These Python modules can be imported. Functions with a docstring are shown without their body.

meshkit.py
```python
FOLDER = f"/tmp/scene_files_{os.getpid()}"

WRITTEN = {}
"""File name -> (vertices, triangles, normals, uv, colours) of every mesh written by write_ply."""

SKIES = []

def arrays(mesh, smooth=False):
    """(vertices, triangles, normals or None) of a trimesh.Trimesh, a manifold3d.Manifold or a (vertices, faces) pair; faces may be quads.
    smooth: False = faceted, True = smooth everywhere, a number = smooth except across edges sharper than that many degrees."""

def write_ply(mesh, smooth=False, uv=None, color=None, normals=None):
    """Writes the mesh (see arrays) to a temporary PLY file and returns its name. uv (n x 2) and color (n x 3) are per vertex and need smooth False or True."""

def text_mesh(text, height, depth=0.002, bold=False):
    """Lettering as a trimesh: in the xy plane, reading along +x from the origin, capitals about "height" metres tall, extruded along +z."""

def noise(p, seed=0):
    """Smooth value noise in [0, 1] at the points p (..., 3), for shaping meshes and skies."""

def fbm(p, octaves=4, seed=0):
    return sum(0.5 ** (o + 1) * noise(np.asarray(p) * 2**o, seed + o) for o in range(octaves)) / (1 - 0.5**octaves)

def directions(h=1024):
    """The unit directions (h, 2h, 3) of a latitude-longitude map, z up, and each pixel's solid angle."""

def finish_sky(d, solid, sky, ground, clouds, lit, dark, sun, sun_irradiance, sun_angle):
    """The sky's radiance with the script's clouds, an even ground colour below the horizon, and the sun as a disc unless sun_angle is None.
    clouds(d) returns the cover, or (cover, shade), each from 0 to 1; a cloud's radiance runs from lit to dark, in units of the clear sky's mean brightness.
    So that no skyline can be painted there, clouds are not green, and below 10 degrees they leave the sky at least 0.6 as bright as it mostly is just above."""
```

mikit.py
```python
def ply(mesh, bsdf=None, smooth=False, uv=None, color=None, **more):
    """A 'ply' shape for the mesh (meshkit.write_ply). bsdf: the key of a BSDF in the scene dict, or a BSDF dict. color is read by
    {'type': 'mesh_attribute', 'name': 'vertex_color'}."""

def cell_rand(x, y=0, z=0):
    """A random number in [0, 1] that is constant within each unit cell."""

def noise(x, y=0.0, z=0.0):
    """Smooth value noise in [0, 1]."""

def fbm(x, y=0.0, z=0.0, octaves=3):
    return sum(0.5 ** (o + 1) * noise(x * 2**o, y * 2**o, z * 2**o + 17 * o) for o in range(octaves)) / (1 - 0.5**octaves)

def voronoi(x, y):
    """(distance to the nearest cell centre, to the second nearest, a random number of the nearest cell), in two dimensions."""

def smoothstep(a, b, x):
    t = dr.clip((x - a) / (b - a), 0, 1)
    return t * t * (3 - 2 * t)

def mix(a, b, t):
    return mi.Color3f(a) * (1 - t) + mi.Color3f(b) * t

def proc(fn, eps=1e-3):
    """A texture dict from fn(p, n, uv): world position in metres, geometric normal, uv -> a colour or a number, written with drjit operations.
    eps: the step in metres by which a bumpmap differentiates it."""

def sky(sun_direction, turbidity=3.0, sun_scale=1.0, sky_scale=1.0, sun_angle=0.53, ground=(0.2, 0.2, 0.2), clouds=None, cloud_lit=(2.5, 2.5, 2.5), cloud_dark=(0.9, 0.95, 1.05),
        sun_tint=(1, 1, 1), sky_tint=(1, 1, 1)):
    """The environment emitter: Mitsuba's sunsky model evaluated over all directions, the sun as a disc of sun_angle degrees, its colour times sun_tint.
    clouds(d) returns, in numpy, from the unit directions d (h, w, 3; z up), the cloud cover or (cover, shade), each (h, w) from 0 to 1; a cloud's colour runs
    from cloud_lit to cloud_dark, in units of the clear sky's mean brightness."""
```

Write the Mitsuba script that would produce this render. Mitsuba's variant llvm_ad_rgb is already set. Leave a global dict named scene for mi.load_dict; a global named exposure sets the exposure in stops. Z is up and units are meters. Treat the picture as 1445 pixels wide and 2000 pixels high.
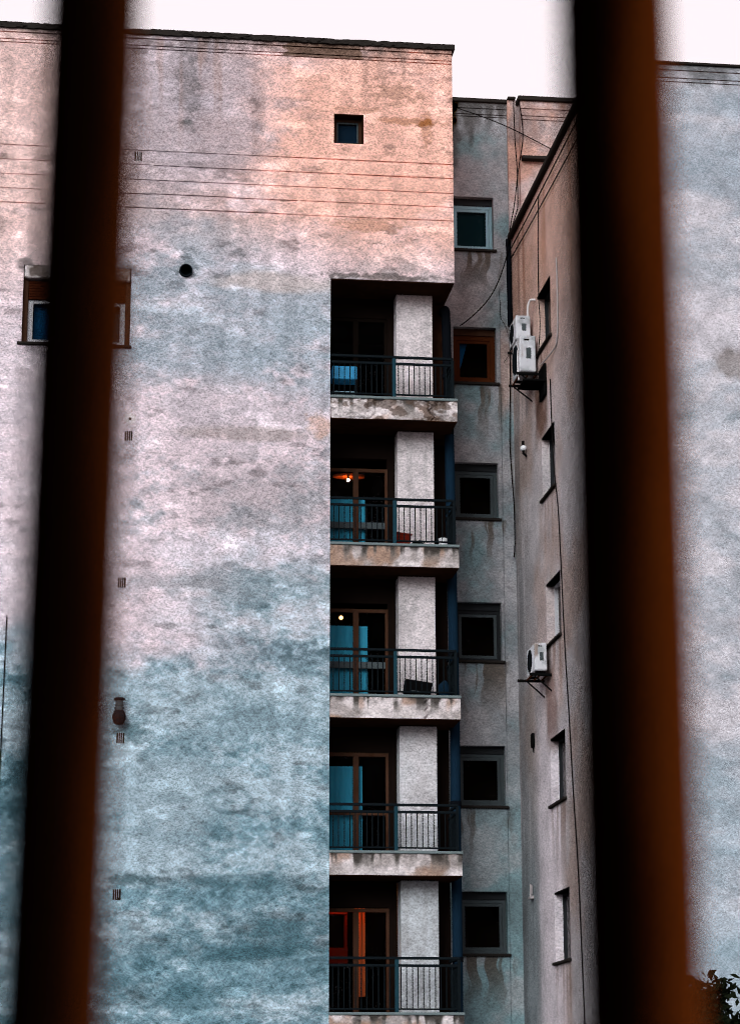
import math, random
import numpy as np
import trimesh
import drjit as dr
import mitsuba as mi
import manifold3d as m3
import mikit, meshkit
from mikit import proc, ply, noise, fbm, smoothstep, mix, cell_rand

T = mi.ScalarTransform4f
rng = random.Random(7)
nrg = np.random.default_rng(7)
scene, labels = {}, {}

# ------------------------------------------------------------------ camera, sky, exposure
CAM = np.array([-7.115, -43.994, 1.6])
PITCH, YAW, ROLL = 0.248304, 0.121840, -0.001814
_f = np.array([math.sin(YAW) * math.cos(PITCH), math.cos(YAW) * math.cos(PITCH), math.sin(PITCH)])
_r = np.array([math.cos(YAW), -math.sin(YAW), 0.0])
_u = np.cross(_r, _f)
_r, _u = _r * math.cos(ROLL) + _u * math.sin(ROLL), _u * math.cos(ROLL) - _r * math.sin(ROLL)
scene['camera'] = {
    'type': 'thinlens', 'fov_axis': 'x', 'fov': math.degrees(2 * math.atan(722.5 / 4547.67)),
    'aperture_radius': 0.0049, 'focus_distance': 45.0, 'near_clip': 0.05, 'far_clip': 2000.0,
    'to_world': T().look_at(origin=CAM.tolist(), target=(CAM + _f * 10).tolist(), up=_u.tolist())}
scene['sky'] = mikit.sky((-0.45, -0.85, 0.40), turbidity=4, sun_scale=0.25, sun_angle=30, sun_tint=(0.66, 0.92, 1.55),
                         clouds=lambda d: 1.0, cloud_lit=(1.08, 0.965, 1.005), cloud_dark=(1.0, 0.98, 1.02), ground=(0.12, 0.11, 0.10))
exposure = 3.6

# ------------------------------------------------------------------ helpers
B3 = m3.Manifold


def mb(x0, x1, y0, y1, z0, z1):
    return B3.cube([x1 - x0, y1 - y0, z1 - z0]).translate([x0, y0, z0])


def tb(x0, x1, y0, y1, z0, z1):
    return trimesh.creation.box(bounds=[[x0, y0, z0], [x1, y1, z1]])


def bev(x0, x1, y0, y1, z0, z1, r=0.01):
    """A box with chamfered edges."""
    pts = []
    for sx in (0, 1):
        for sy in (0, 1):
            for sz in (0, 1):
                for k in range(3):
                    p = [(x0, x1)[sx], (y0, y1)[sy], (z0, z1)[sz]]
                    for j, s in enumerate((sx, sy, sz)):
                        if j != k:
                            p[j] += r * (1 - 2 * s)
                    pts.append(p)
    return trimesh.convex.convex_hull(np.array(pts))


def cat(*ms):
    return trimesh.util.concatenate(list(ms))


def tube(pts, r, sides=8, sub=0):
    """A cable or pipe along a polyline; sub > 0 rounds it with a spline."""
    p = np.asarray(pts, float)
    if sub:
        from scipy.interpolate import PchipInterpolator
        t = np.r_[0, np.cumsum(np.linalg.norm(np.diff(p, axis=0), axis=1))]
        p = PchipInterpolator(t, p)(np.linspace(0, t[-1], sub))
    t = np.gradient(p, axis=0)
    t /= np.linalg.norm(t, axis=1, keepdims=True) + 1e-12
    ref = np.array([0.31, 0.94, 0.13])
    a = np.cross(t, ref)
    a /= np.linalg.norm(a, axis=1, keepdims=True)
    b = np.cross(t, a)
    ang = np.arange(sides) * 2 * np.pi / sides
    v = p[:, None] + r * (np.cos(ang)[None, :, None] * a[:, None] + np.sin(ang)[None, :, None] * b[:, None])
    n = len(p)
    i, j = np.meshgrid(np.arange(n - 1), np.arange(sides), indexing='ij')
    q = np.stack([i * sides + j, i * sides + (j + 1) % sides, (i + 1) * sides + (j + 1) % sides, (i + 1) * sides + j], -1).reshape(-1, 4)
    f = np.vstack([q[:, [0, 1, 2]], q[:, [0, 2, 3]]])
    v = np.vstack([v.reshape(-1, 3), p[:1], p[-1:]])
    k = np.arange(sides)
    c0, c1 = n * sides, n * sides + 1
    f = np.vstack([f, np.stack([(k + 1) % sides, k, k * 0 + c0], 1), np.stack([(n - 1) * sides + k, (n - 1) * sides + (k + 1) % sides, k * 0 + c1], 1)])
    m = trimesh.Trimesh(v, f, process=False)
    m.fix_normals()
    return m


def key_for(base):
    k, i = base, 0
    while k in scene or k in labels or any(s.startswith(k + '__') for s in scene):
        i += 1
        k = f'{base}_{i:03d}'
    return k


def obj(name, mesh, mat, parent=None, smooth=False, label=None, **more):
    k = key_for((parent + '__' if parent else '') + name)
    scene[k] = ply(mesh, mat, smooth=smooth, **more)
    if label:
        labels[k] = {'label': label}
    return k


def thing(name, label, category, group=None):
    k = key_for(name)
    labels[k] = {'label': label, 'category': category}
    if group:
        labels[k]['group'] = group
    return k


def solo(name, mesh, mat, label, category, group=None, smooth=False):
    k = obj(name, mesh, mat, smooth=smooth)
    labels[k] = {'label': label, 'category': category}
    if group:
        labels[k]['group'] = group
    return k


def struct(name, mesh, mat, label, category, smooth=False):
    k = obj(name, mesh, mat, smooth=smooth)
    labels[k] = {'label': label, 'category': category, 'kind': 'structure'}
    return k


# ------------------------------------------------------------------ materials
def C(*c):
    return mi.Color3f(*c)


def blob(u, v, cu, cv, ru, rv, wob=0.0, soft=0.45):
    d = dr.sqrt(dr.square((u - cu) / ru) + dr.square((v - cv) / rv)) + wob
    return 1 - smoothstep(1 - soft, 1 + soft, d)


def speckle(p, amt=0.5):
    """The pebbly grain of roughcast."""
    a = noise(p.x * 31, p.y * 31, p.z * 31)
    b = noise(p.x * 53 + 9, p.y * 53, p.z * 53)
    return 1 + amt * ((a - 0.5) * 1.1 + (b - 0.5) * 1.2)


def plaster_front(p, n, uv):
    x, y, z = p.x, p.y, p.z
    big = fbm(x * 0.35 + 3, y * 0.3, z * 0.45, 3)
    mid = fbm(x * 0.95 + 11, y, z * 1.5 + 5, 5)
    f2 = fbm(x * 3.2 + 5, y * 3, z * 3.5, 4)
    fine = fbm(x * 10.0, y * 10.0, z * 10.0, 3)
    v = mid * 0.55 + f2 * 0.22 + fine * 0.23
    band = fbm(x * 0.55 + 40, y, z * 2.3, 4)
    pink, lav, gry = C(0.60, 0.51, 0.545), C(0.385, 0.39, 0.43), C(0.215, 0.23, 0.26)
    blue, peach = C(0.24, 0.305, 0.35), C(0.76, 0.43, 0.335)
    wob = (mid - 0.5) * 1.5 + (f2 - 0.5) * 0.9
    fw = (fine - 0.5) * 1.5 + (f2 - 0.5) * 0.8
    # worn pink and lavender coat above
    c = mix(gry, mix(lav, C(0.47, 0.375, 0.375), smoothstep(17.8, 19.5, z + wob)), smoothstep(0.30, 0.45, v))
    c = mix(c, pink, smoothstep(0.43, 0.64, v + (big - 0.5) * 0.25))
    c = mix(c, peach * (0.84 + 0.32 * f2), 0.92 * blob(x, z, -1.3, 20.8, 3.7, 2.9, wob * 0.5, 0.6))
    c = mix(c, C(0.66, 0.46, 0.42) * (0.84 + 0.32 * f2), 0.9 * blob(x, z, -9.6, 20.8, 2.7, 3.8, wob * 0.5))
    c = mix(c, C(0.30, 0.275, 0.305) * (0.75 + 0.5 * f2), 0.8 * blob(x, z, -5.3, 21.2, 1.5, 1.9, wob * 0.7))
    c = mix(c, blue * (0.78 + 0.6 * f2), 0.6 * blob(x, z, -4.4, 16.9, 2.6, 1.6, wob * 0.8))
    c = mix(c, blue * (0.78 + 0.6 * f2), 0.5 * blob(x, z, -0.9, 16.6, 2.6, 1.3, wob))
    c = mix(c, C(0.46, 0.40, 0.385), 0.75 * blob(x, z, -3.6, 17.55, 1.3, 0.20, wob * 0.6))
    c = mix(c, pink * (0.82 + 0.36 * f2), 0.7 * blob(x, z, -8.9, 13.0, 1.7, 4.2, wob * 0.5))
    c = mix(c, pink * (0.84 + 0.32 * f2), 0.7 * blob(x, z, -4.9, 14.6, 2.0, 0.75, wob * 0.8))
    c = mix(c, pink * (0.82 + 0.36 * f2), 0.8 * blob(x, z, -6.0, 10.8, 1.5, 1.2, wob * 0.7))
    c = mix(c, C(0.23, 0.215, 0.225), 0.5 * blob(x, z, -3.9, 13.0, 1.7, 0.8, wob * 1.0))
    c = mix(c, C(0.27, 0.22, 0.20), 0.55 * blob(x, z, -4.1, 14.35, 1.4, 0.14, wob * 0.5))
    c = mix(c, C(0.62, 0.57, 0.62), 0.75 * blob(x, z, -4.3, 11.95, 2.0, 0.40, wob * 0.9))
    c = mix(c, C(0.17, 0.215, 0.235), 0.65 * blob(x, z, -3.6, 11.15, 2.2, 0.55, wob * 1.0))
    # teal zone of the lower storeys
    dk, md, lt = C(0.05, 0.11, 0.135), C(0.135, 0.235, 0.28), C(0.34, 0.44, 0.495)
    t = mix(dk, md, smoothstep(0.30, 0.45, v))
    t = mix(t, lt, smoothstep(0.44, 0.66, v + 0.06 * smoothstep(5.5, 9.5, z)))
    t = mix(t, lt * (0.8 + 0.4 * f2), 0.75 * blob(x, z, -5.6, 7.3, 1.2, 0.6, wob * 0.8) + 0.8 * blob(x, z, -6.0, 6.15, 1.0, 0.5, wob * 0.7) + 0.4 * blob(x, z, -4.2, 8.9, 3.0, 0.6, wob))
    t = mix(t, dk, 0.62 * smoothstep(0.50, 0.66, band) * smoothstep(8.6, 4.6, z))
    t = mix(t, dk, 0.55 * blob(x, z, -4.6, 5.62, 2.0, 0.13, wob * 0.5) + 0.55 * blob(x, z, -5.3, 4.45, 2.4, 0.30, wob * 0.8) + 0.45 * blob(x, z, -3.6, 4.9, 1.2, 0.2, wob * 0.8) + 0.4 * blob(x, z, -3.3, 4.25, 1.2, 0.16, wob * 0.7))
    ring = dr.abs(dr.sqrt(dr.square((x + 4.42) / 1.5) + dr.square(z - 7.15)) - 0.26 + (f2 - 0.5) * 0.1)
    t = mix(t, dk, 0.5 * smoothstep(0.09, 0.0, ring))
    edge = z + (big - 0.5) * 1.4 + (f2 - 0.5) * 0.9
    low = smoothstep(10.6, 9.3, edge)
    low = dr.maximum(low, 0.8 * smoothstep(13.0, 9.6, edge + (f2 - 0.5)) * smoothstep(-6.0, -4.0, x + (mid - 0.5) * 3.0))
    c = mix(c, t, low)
    c = c * (0.84 + 0.32 * fine) * (0.90 + 0.20 * smoothstep(0.35, 0.65, fbm(x * 4.5 + 21, y, z * 0.28, 3)))
    # dark smudges and pale scuffs scattered over the whole coat
    sm = fbm(x * 2.3 + 17, y, z * 4.2 + 3, 4)
    c = mix(c, c * 0.45, 0.8 * smoothstep(0.60, 0.74, sm) * smoothstep(0.42, 0.60, mid))
    c = mix(c, c * 1.30 + 0.03, smoothstep(0.42, 0.30, sm) * smoothstep(0.40, 0.60, fbm(x * 1.4 + 70, y, z * 1.6, 3)))
    # stains with a shape of their own
    c = mix(c, C(0.12, 0.115, 0.12), 0.55 * blob(x, z, -5.45, 21.75, 0.22, 0.75, fw) + 0.5 * blob(x, z, -5.43, 20.85, 0.13, 0.13, fw * 0.7))
    runs = smoothstep(0.56, 0.78, fbm(x * 5.0, y * 5, z * 0.35, 3)) * smoothstep(19.5, 22.4, z)
    c = mix(c, C(0.30, 0.19, 0.155), 0.5 * runs)
    c = mix(c, C(0.36, 0.17, 0.10), 0.75 * blob(x, z, -0.95, 21.15, 0.55, 0.08, fw) + 0.6 * blob(x, z, -0.55, 21.0, 0.10, 0.35, fw))
    c = mix(c, C(0.30, 0.17, 0.12), 0.55 * blob(x, z, -1.15, 21.8, 0.42, 0.26, fw * 1.6))
    c = mix(c, C(0.42, 0.22, 0.15), 0.6 * blob(x, z, -1.7, 18.85, 0.75, 0.12, fw) + 0.5 * blob(x, z, -2.15, 21.35, 0.5, 0.07, fw))
    c = mix(c, C(0.50, 0.33, 0.27), 0.75 * blob(x, z, -2.72, 14.55, 0.22, 0.22, fw))
    c = mix(c, C(0.10, 0.085, 0.08), 0.8 * blob(x, z, -1.6, 17.74, 1.05, 0.06, fw * 1.3))
    c = mix(c, C(0.07, 0.09, 0.10), 0.6 * blob(x, z, -5.4, 17.85, 0.17, 0.28, fw))
    c = mix(c, C(0.05, 0.10, 0.115), 0.55 * blob(x, z, -6.28, 8.35, 0.26, 0.20, fw))
    c = mix(c, C(0.04, 0.075, 0.085), 0.65 * blob(x, z, -6.3, 5.62, 0.42, 0.09, fw))
    c = mix(c, C(0.08, 0.075, 0.075), 0.75 * blob(x, z, -8.62, 17.72, 0.22, 0.14, fw) + 0.7 * blob(x, z, -6.5, 17.72, 0.18, 0.07, fw))
    # parapet: soot under the coping, and a patch where the render fell off
    top = smoothstep(22.42, 22.78, z + (fine - 0.5) * 0.5)
    c = mix(c, C(0.075, 0.06, 0.055), 0.72 * top * smoothstep(0.36, 0.55, fbm(x * 1.3 + 60, y, z * 2.0, 3)))
    gap = smoothstep(0.05, 0.0, dr.abs(x + 2.65) - 0.80 + fw * 0.22) * smoothstep(22.46, 22.5, z + fw * 0.02)
    c = mix(c, C(0.10, 0.062, 0.042) * (0.4 + 1.2 * f2), gap * 0.92)
    return c * speckle(p, 0.56)


def plaster_rear(p, n, uv):
    x, y, z = p.x, p.y, p.z
    mid = fbm(x * 1.3 + 3, y, z * 1.1, 4)
    fine = fbm(x * 5, y * 5, z * 3.5, 3)
    up = smoothstep(5.5, 9.5, z + (mid - 0.5) * 3)
    c = mix(C(0.13, 0.20, 0.215), C(0.165, 0.17, 0.18), up)
    c = mix(c, C(0.10, 0.145, 0.155), smoothstep(0.5, 0.7, mid))
    c = mix(c, C(0.26, 0.24, 0.245), 0.5 * smoothstep(0.52, 0.36, mid))
    c = mix(c, C(0.29, 0.20, 0.17), 0.65 * blob(x, z, 1.5, 16.7, 0.18, 0.8, (fine - 0.5), 0.4) * smoothstep(1.40, 1.43, x))
    # black mould under the coping, runs below each sill
    c = mix(c, C(0.035, 0.032, 0.03), 0.85 * smoothstep(22.0, 22.85, z + (fbm(x * 4, 0.5, z * 0.5, 3) - 0.45) * 2.6) + 0.7 * blob(x, z, 0.38, 22.0, 0.22, 1.0, (fine - 0.5) * 1.3))
    below = mi.Float(0)
    for k in range(6):
        zs = 4.40 + 3.0 * k
        run = fbm((x + 0.16 * (fbm(x * 1.5, 5.0 + k, z * 2.6, 2) - 0.5)) * 7.0 + 7 * k + 0.35 * math.sin(2.1 * k + 1) * z, 3.1, z * 0.7, 3)
        below = below + smoothstep(0.47, 0.58, run) * smoothstep(zs - 1.35 + 0.4 * math.sin(3 * k), zs - 0.1, z) * smoothstep(zs + 0.05, zs, z) * smoothstep(0.2, 0.5, x) * smoothstep(1.60, 1.35, x)
    c = mix(c, C(0.055, 0.042, 0.032), 0.88 * dr.minimum(below, 1))
    return c * 1.4 * (0.65 + 0.7 * fine) * speckle(p, 0.46)


def plaster_rear_pink(p, n, uv):
    mid = fbm(p.x * 1.6, p.y * 2, p.z * 1.2, 4)
    fine = fbm(p.x * 6, p.y * 6, p.z * 3, 3)
    c = mix(C(0.42, 0.25, 0.20), C(0.42, 0.34, 0.33), smoothstep(0.4, 0.62, mid))
    c = mix(c, C(0.20, 0.17, 0.17), 0.7 * smoothstep(0.55, 0.75, fbm(p.x * 2.2 + 9, p.y, p.z * 0.9, 3)))
    return c * (0.7 + 0.6 * fine) * speckle(p, 0.46)


def plaster_side(p, n, uv):
    x, y, z = p.x, p.y, p.z
    mid = fbm(y * 0.8 + 3, x, z * 0.55, 4)
    fine = fbm(y * 2.6, x * 4, z * 2.2, 3)
    vert = fbm(y * 3.2 + 8, x, z * 0.22, 3)
    c = mix(C(0.31, 0.245, 0.225), C(0.37, 0.345, 0.355), smoothstep(0.36, 0.58, mid))
    c = mix(c, C(0.46, 0.27, 0.20), 0.7 * smoothstep(13.5, 18.5, z + (mid - 0.5) * 3))
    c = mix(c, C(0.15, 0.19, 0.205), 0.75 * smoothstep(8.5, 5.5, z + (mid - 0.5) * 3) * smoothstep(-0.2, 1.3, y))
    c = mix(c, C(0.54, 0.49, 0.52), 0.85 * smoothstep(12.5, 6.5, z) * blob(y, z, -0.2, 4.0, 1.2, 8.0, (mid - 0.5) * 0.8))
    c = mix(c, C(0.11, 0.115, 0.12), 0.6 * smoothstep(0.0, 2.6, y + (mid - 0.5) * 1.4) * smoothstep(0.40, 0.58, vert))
    c = mix(c, C(0.26, 0.11, 0.055), 0.75 * smoothstep(0.50, 0.72, vert) * smoothstep(15.6, 19.5, z))
    below = mi.Float(0)
    for k, (y0, y1, zs) in enumerate(SIDE_WIN):
        run = fbm(y * 7.0 + 5 * k, 1.7, z * 0.35, 3)
        below = below + smoothstep(0.46, 0.62, run) * smoothstep(zs - 1.7, zs - 0.1, z) * smoothstep(zs, zs - 0.06, z) * smoothstep(y0 - 0.15, y0 + 0.15, y) * smoothstep(y1 + 0.1, y1 - 0.15, y)
    c = mix(c, C(0.16, 0.085, 0.055), 0.65 * dr.minimum(below, 1))
    c = mix(c, C(0.10, 0.045, 0.025), 0.85 * blob(y, z, -0.25, 15.05, 0.55, 0.75, (fine - 0.5) * 1.2))
    c = mix(c, C(0.13, 0.06, 0.04), 0.7 * blob(y, z, -0.6, 9.0, 0.5, 0.7, (fine - 0.5) * 1.2))
    # the street front of the wing
    fm = fbm(x * 1.1 + 30, 1.0, z * 1.5, 5)
    fb = fbm(x * 0.5 + 30, 1.0, z * 0.6, 3)
    ff = fbm(x * 4 + 3, 2.0, z * 6, 3)
    gv = fm * 0.5 + fb * 0.25 + ff * 0.25
    g = mix(C(0.26, 0.295, 0.325), C(0.38, 0.395, 0.43), smoothstep(0.34, 0.50, gv))
    g = mix(g, C(0.49, 0.475, 0.505), smoothstep(0.48, 0.64, gv))
    g = mix(g, C(0.30, 0.35, 0.40), 0.6 * blob(x, z, 3.8, 18.2, 1.6, 1.0, (fm - 0.5) * 2))
    g = mix(g, C(0.60, 0.55, 0.58), 0.6 * blob(x, z, 3.6, 15.0, 2.4, 0.6, (fm - 0.5) * 2))
    g = mix(g, C(0.24, 0.21, 0.20), 0.75 * blob(x, z, 4.15, 14.25, 0.42, 0.22, (fine - 0.5) * 1.8))
    g = mix(g, C(0.25, 0.36, 0.42), 0.6 * smoothstep(8.5, 4.0, z + (fb - 0.5) * 6))
    g = mix(g, C(0.07, 0.075, 0.075), 0.8 * smoothstep(19.62, 20.0, z + (fbm(x * 3, 2, z * 1.5, 3) - 0.5) * 0.8))
    c = c * 1.12
    c = mix(c, g, smoothstep(-5.55, -5.59, y))
    return c * (0.68 + 0.64 * fine) * speckle(p, 0.46)


def slab_paint(p, n, uv):
    x, y, z = p.x, p.y, p.z
    s = dr.floor((z - 0.45) / 3.0)
    t = (z - 3.217 + 3.0) - 3.0 * dr.floor((z - 3.217 + 3.0 + 0.2) / 3.0 + 0.8)
    mid = fbm(x * 2.2 + s * 7.3, s * 3.1, z * 2.6, 4)
    fine = fbm(x * 9 + s * 3, y * 9, z * 9, 3)
    drip = fbm(x * 6.5 + s * 5, 2.0, z * 0.7, 3)
    h = z - (dr.floor((z - 0.757) / 3.0) * 3.0 + 2.757)      # height above the slab's lower edge
    c = mix(C(0.34, 0.305, 0.295), C(0.60, 0.55, 0.55), smoothstep(0.36, 0.58, mid))
    c = mix(c, C(0.30, 0.185, 0.125), 0.8 * smoothstep(0.54, 0.66, fbm(x * 2.1 + s * 11, 5.0, z * 1.4, 3)))
    c = mix(c, C(0.16, 0.15, 0.14), 0.85 * smoothstep(0.46, 0.60, drip) * smoothstep(-0.05, 0.30, h))
    c = mix(c, C(0.035, 0.03, 0.026), 0.9 * smoothstep(0.50, 0.62, drip * 0.6 + fine * 0.4 + 0.08) * smoothstep(0.24, 0.42, h + (drip - 0.5) * 0.5))
    top = smoothstep(14.6, 14.7, z)
    cr = dr.abs(x - (-0.56 + 0.5 * (15.1 - z) * smoothstep(15.05, 14.8, z) + 0.05 * (noise(x * 0, 1.0, z * 22) - 0.5)))
    c = mix(c, C(0.02, 0.016, 0.014), 0.95 * top * smoothstep(0.034, 0.016, cr))
    c = mix(c, C(0.10, 0.07, 0.055), top * 0.8 * smoothstep(0.50, 0.58, fbm(x * 3.6, 9.0, z * 4.5, 4)))
    return c * (0.72 + 0.56 * fine) * speckle(p, 0.4)


def pier_paint(p, n, uv):
    mid = fbm(p.x * 1.7, p.y, p.z * 1.1, 3)
    fine = fbm(p.x * 7, p.y * 7, p.z * 7, 3)
    c = mix(C(0.60, 0.55, 0.56), C(0.46, 0.49, 0.515), smoothstep(10.5, 5.5, p.z + (mid - 0.5) * 4))
    drip = fbm(p.x * 6, 1.0, p.z * 0.5 + 3, 3)
    c = mix(c, C(0.22, 0.215, 0.215), 0.28 * smoothstep(0.54, 0.68, drip) + 0.4 * smoothstep(0.55, 0.75, mid))
    return c * (0.78 + 0.44 * fine) * speckle(p, 0.46)


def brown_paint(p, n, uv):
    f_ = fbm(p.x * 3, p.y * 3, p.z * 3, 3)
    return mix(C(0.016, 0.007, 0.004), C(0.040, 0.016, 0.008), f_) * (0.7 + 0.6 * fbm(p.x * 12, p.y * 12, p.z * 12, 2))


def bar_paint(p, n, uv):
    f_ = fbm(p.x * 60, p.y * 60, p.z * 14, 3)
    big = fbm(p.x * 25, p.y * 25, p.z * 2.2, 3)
    lit_rust = mix(C(0.25, 0.048, 0.007), C(0.46, 0.112, 0.016), f_)
    shaded_paint = mix(C(0.030, 0.012, 0.006), C(0.055, 0.020, 0.008), f_)      # side lighting painted by normal: dark left, lit orange right
    lo = dr.select(p.x < -7.05, mi.Float(0.36), mi.Float(-0.45))      # painted lit side reaches further round the right bar
    lit_rust = lit_rust * dr.select(p.x < -7.05, mi.Float(0.5), mi.Float(1.0))
    return mix(shaded_paint, lit_rust, smoothstep(lo, lo + 0.6, n.x + (big - 0.5) * 0.9 + (f_ - 0.5) * 0.4))


def wood_paint(p, n, uv):
    f_ = fbm(p.x * 9, p.y * 9, p.z * 2, 3)
    return mix(C(0.036, 0.014, 0.007), C(0.066, 0.034, 0.022), f_)


def white_metal(p, n, uv):
    f_ = fbm(p.x * 5, p.y * 5, p.z * 4, 4)
    c = mix(C(0.50, 0.51, 0.54), C(0.28, 0.30, 0.315), smoothstep(0.42, 0.64, f_))
    return mix(c, C(0.22, 0.15, 0.11), 0.7 * smoothstep(0.56, 0.70, fbm(p.x * 9 + 4, p.y * 9, p.z * 2, 3)))


def asphalt(p, n, uv):
    f_ = fbm(p.x * 0.6, p.y * 0.6, 0.0, 4)
    return C(0.05, 0.05, 0.052) * (0.6 + 0.7 * f_ + 0.25 * noise(p.x * 40, p.y * 40, 0))


def brick_paint(p, n, uv):
    f_ = fbm(p.x * 2, p.y * 2, p.z * 2, 4)
    return mix(C(0.07, 0.045, 0.035), C(0.12, 0.08, 0.06), f_)


def diffuse(fn):
    return {'type': 'diffuse', 'reflectance': proc(fn)}


def flat(c, rough=0.6, metal=0.0):
    if max(c) < 0.2:
        return {'type': 'diffuse', 'reflectance': {'type': 'rgb', 'value': list(c)}}
    return {'type': 'principled', 'base_color': {'type': 'rgb', 'value': list(c)}, 'roughness': rough, 'metallic': metal, 'specular': 0.3}


SIDE_WIN = [(-1.42, -0.05, 16.18), (-1.53, -0.25, 13.11), (-1.76, -0.38, 10.15), (-1.88, -0.48, 7.05), (-1.96, -0.55, 4.11)]
SIDE_TOP = [17.41, 14.38, 11.37, 8.32, 5.40]

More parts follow.
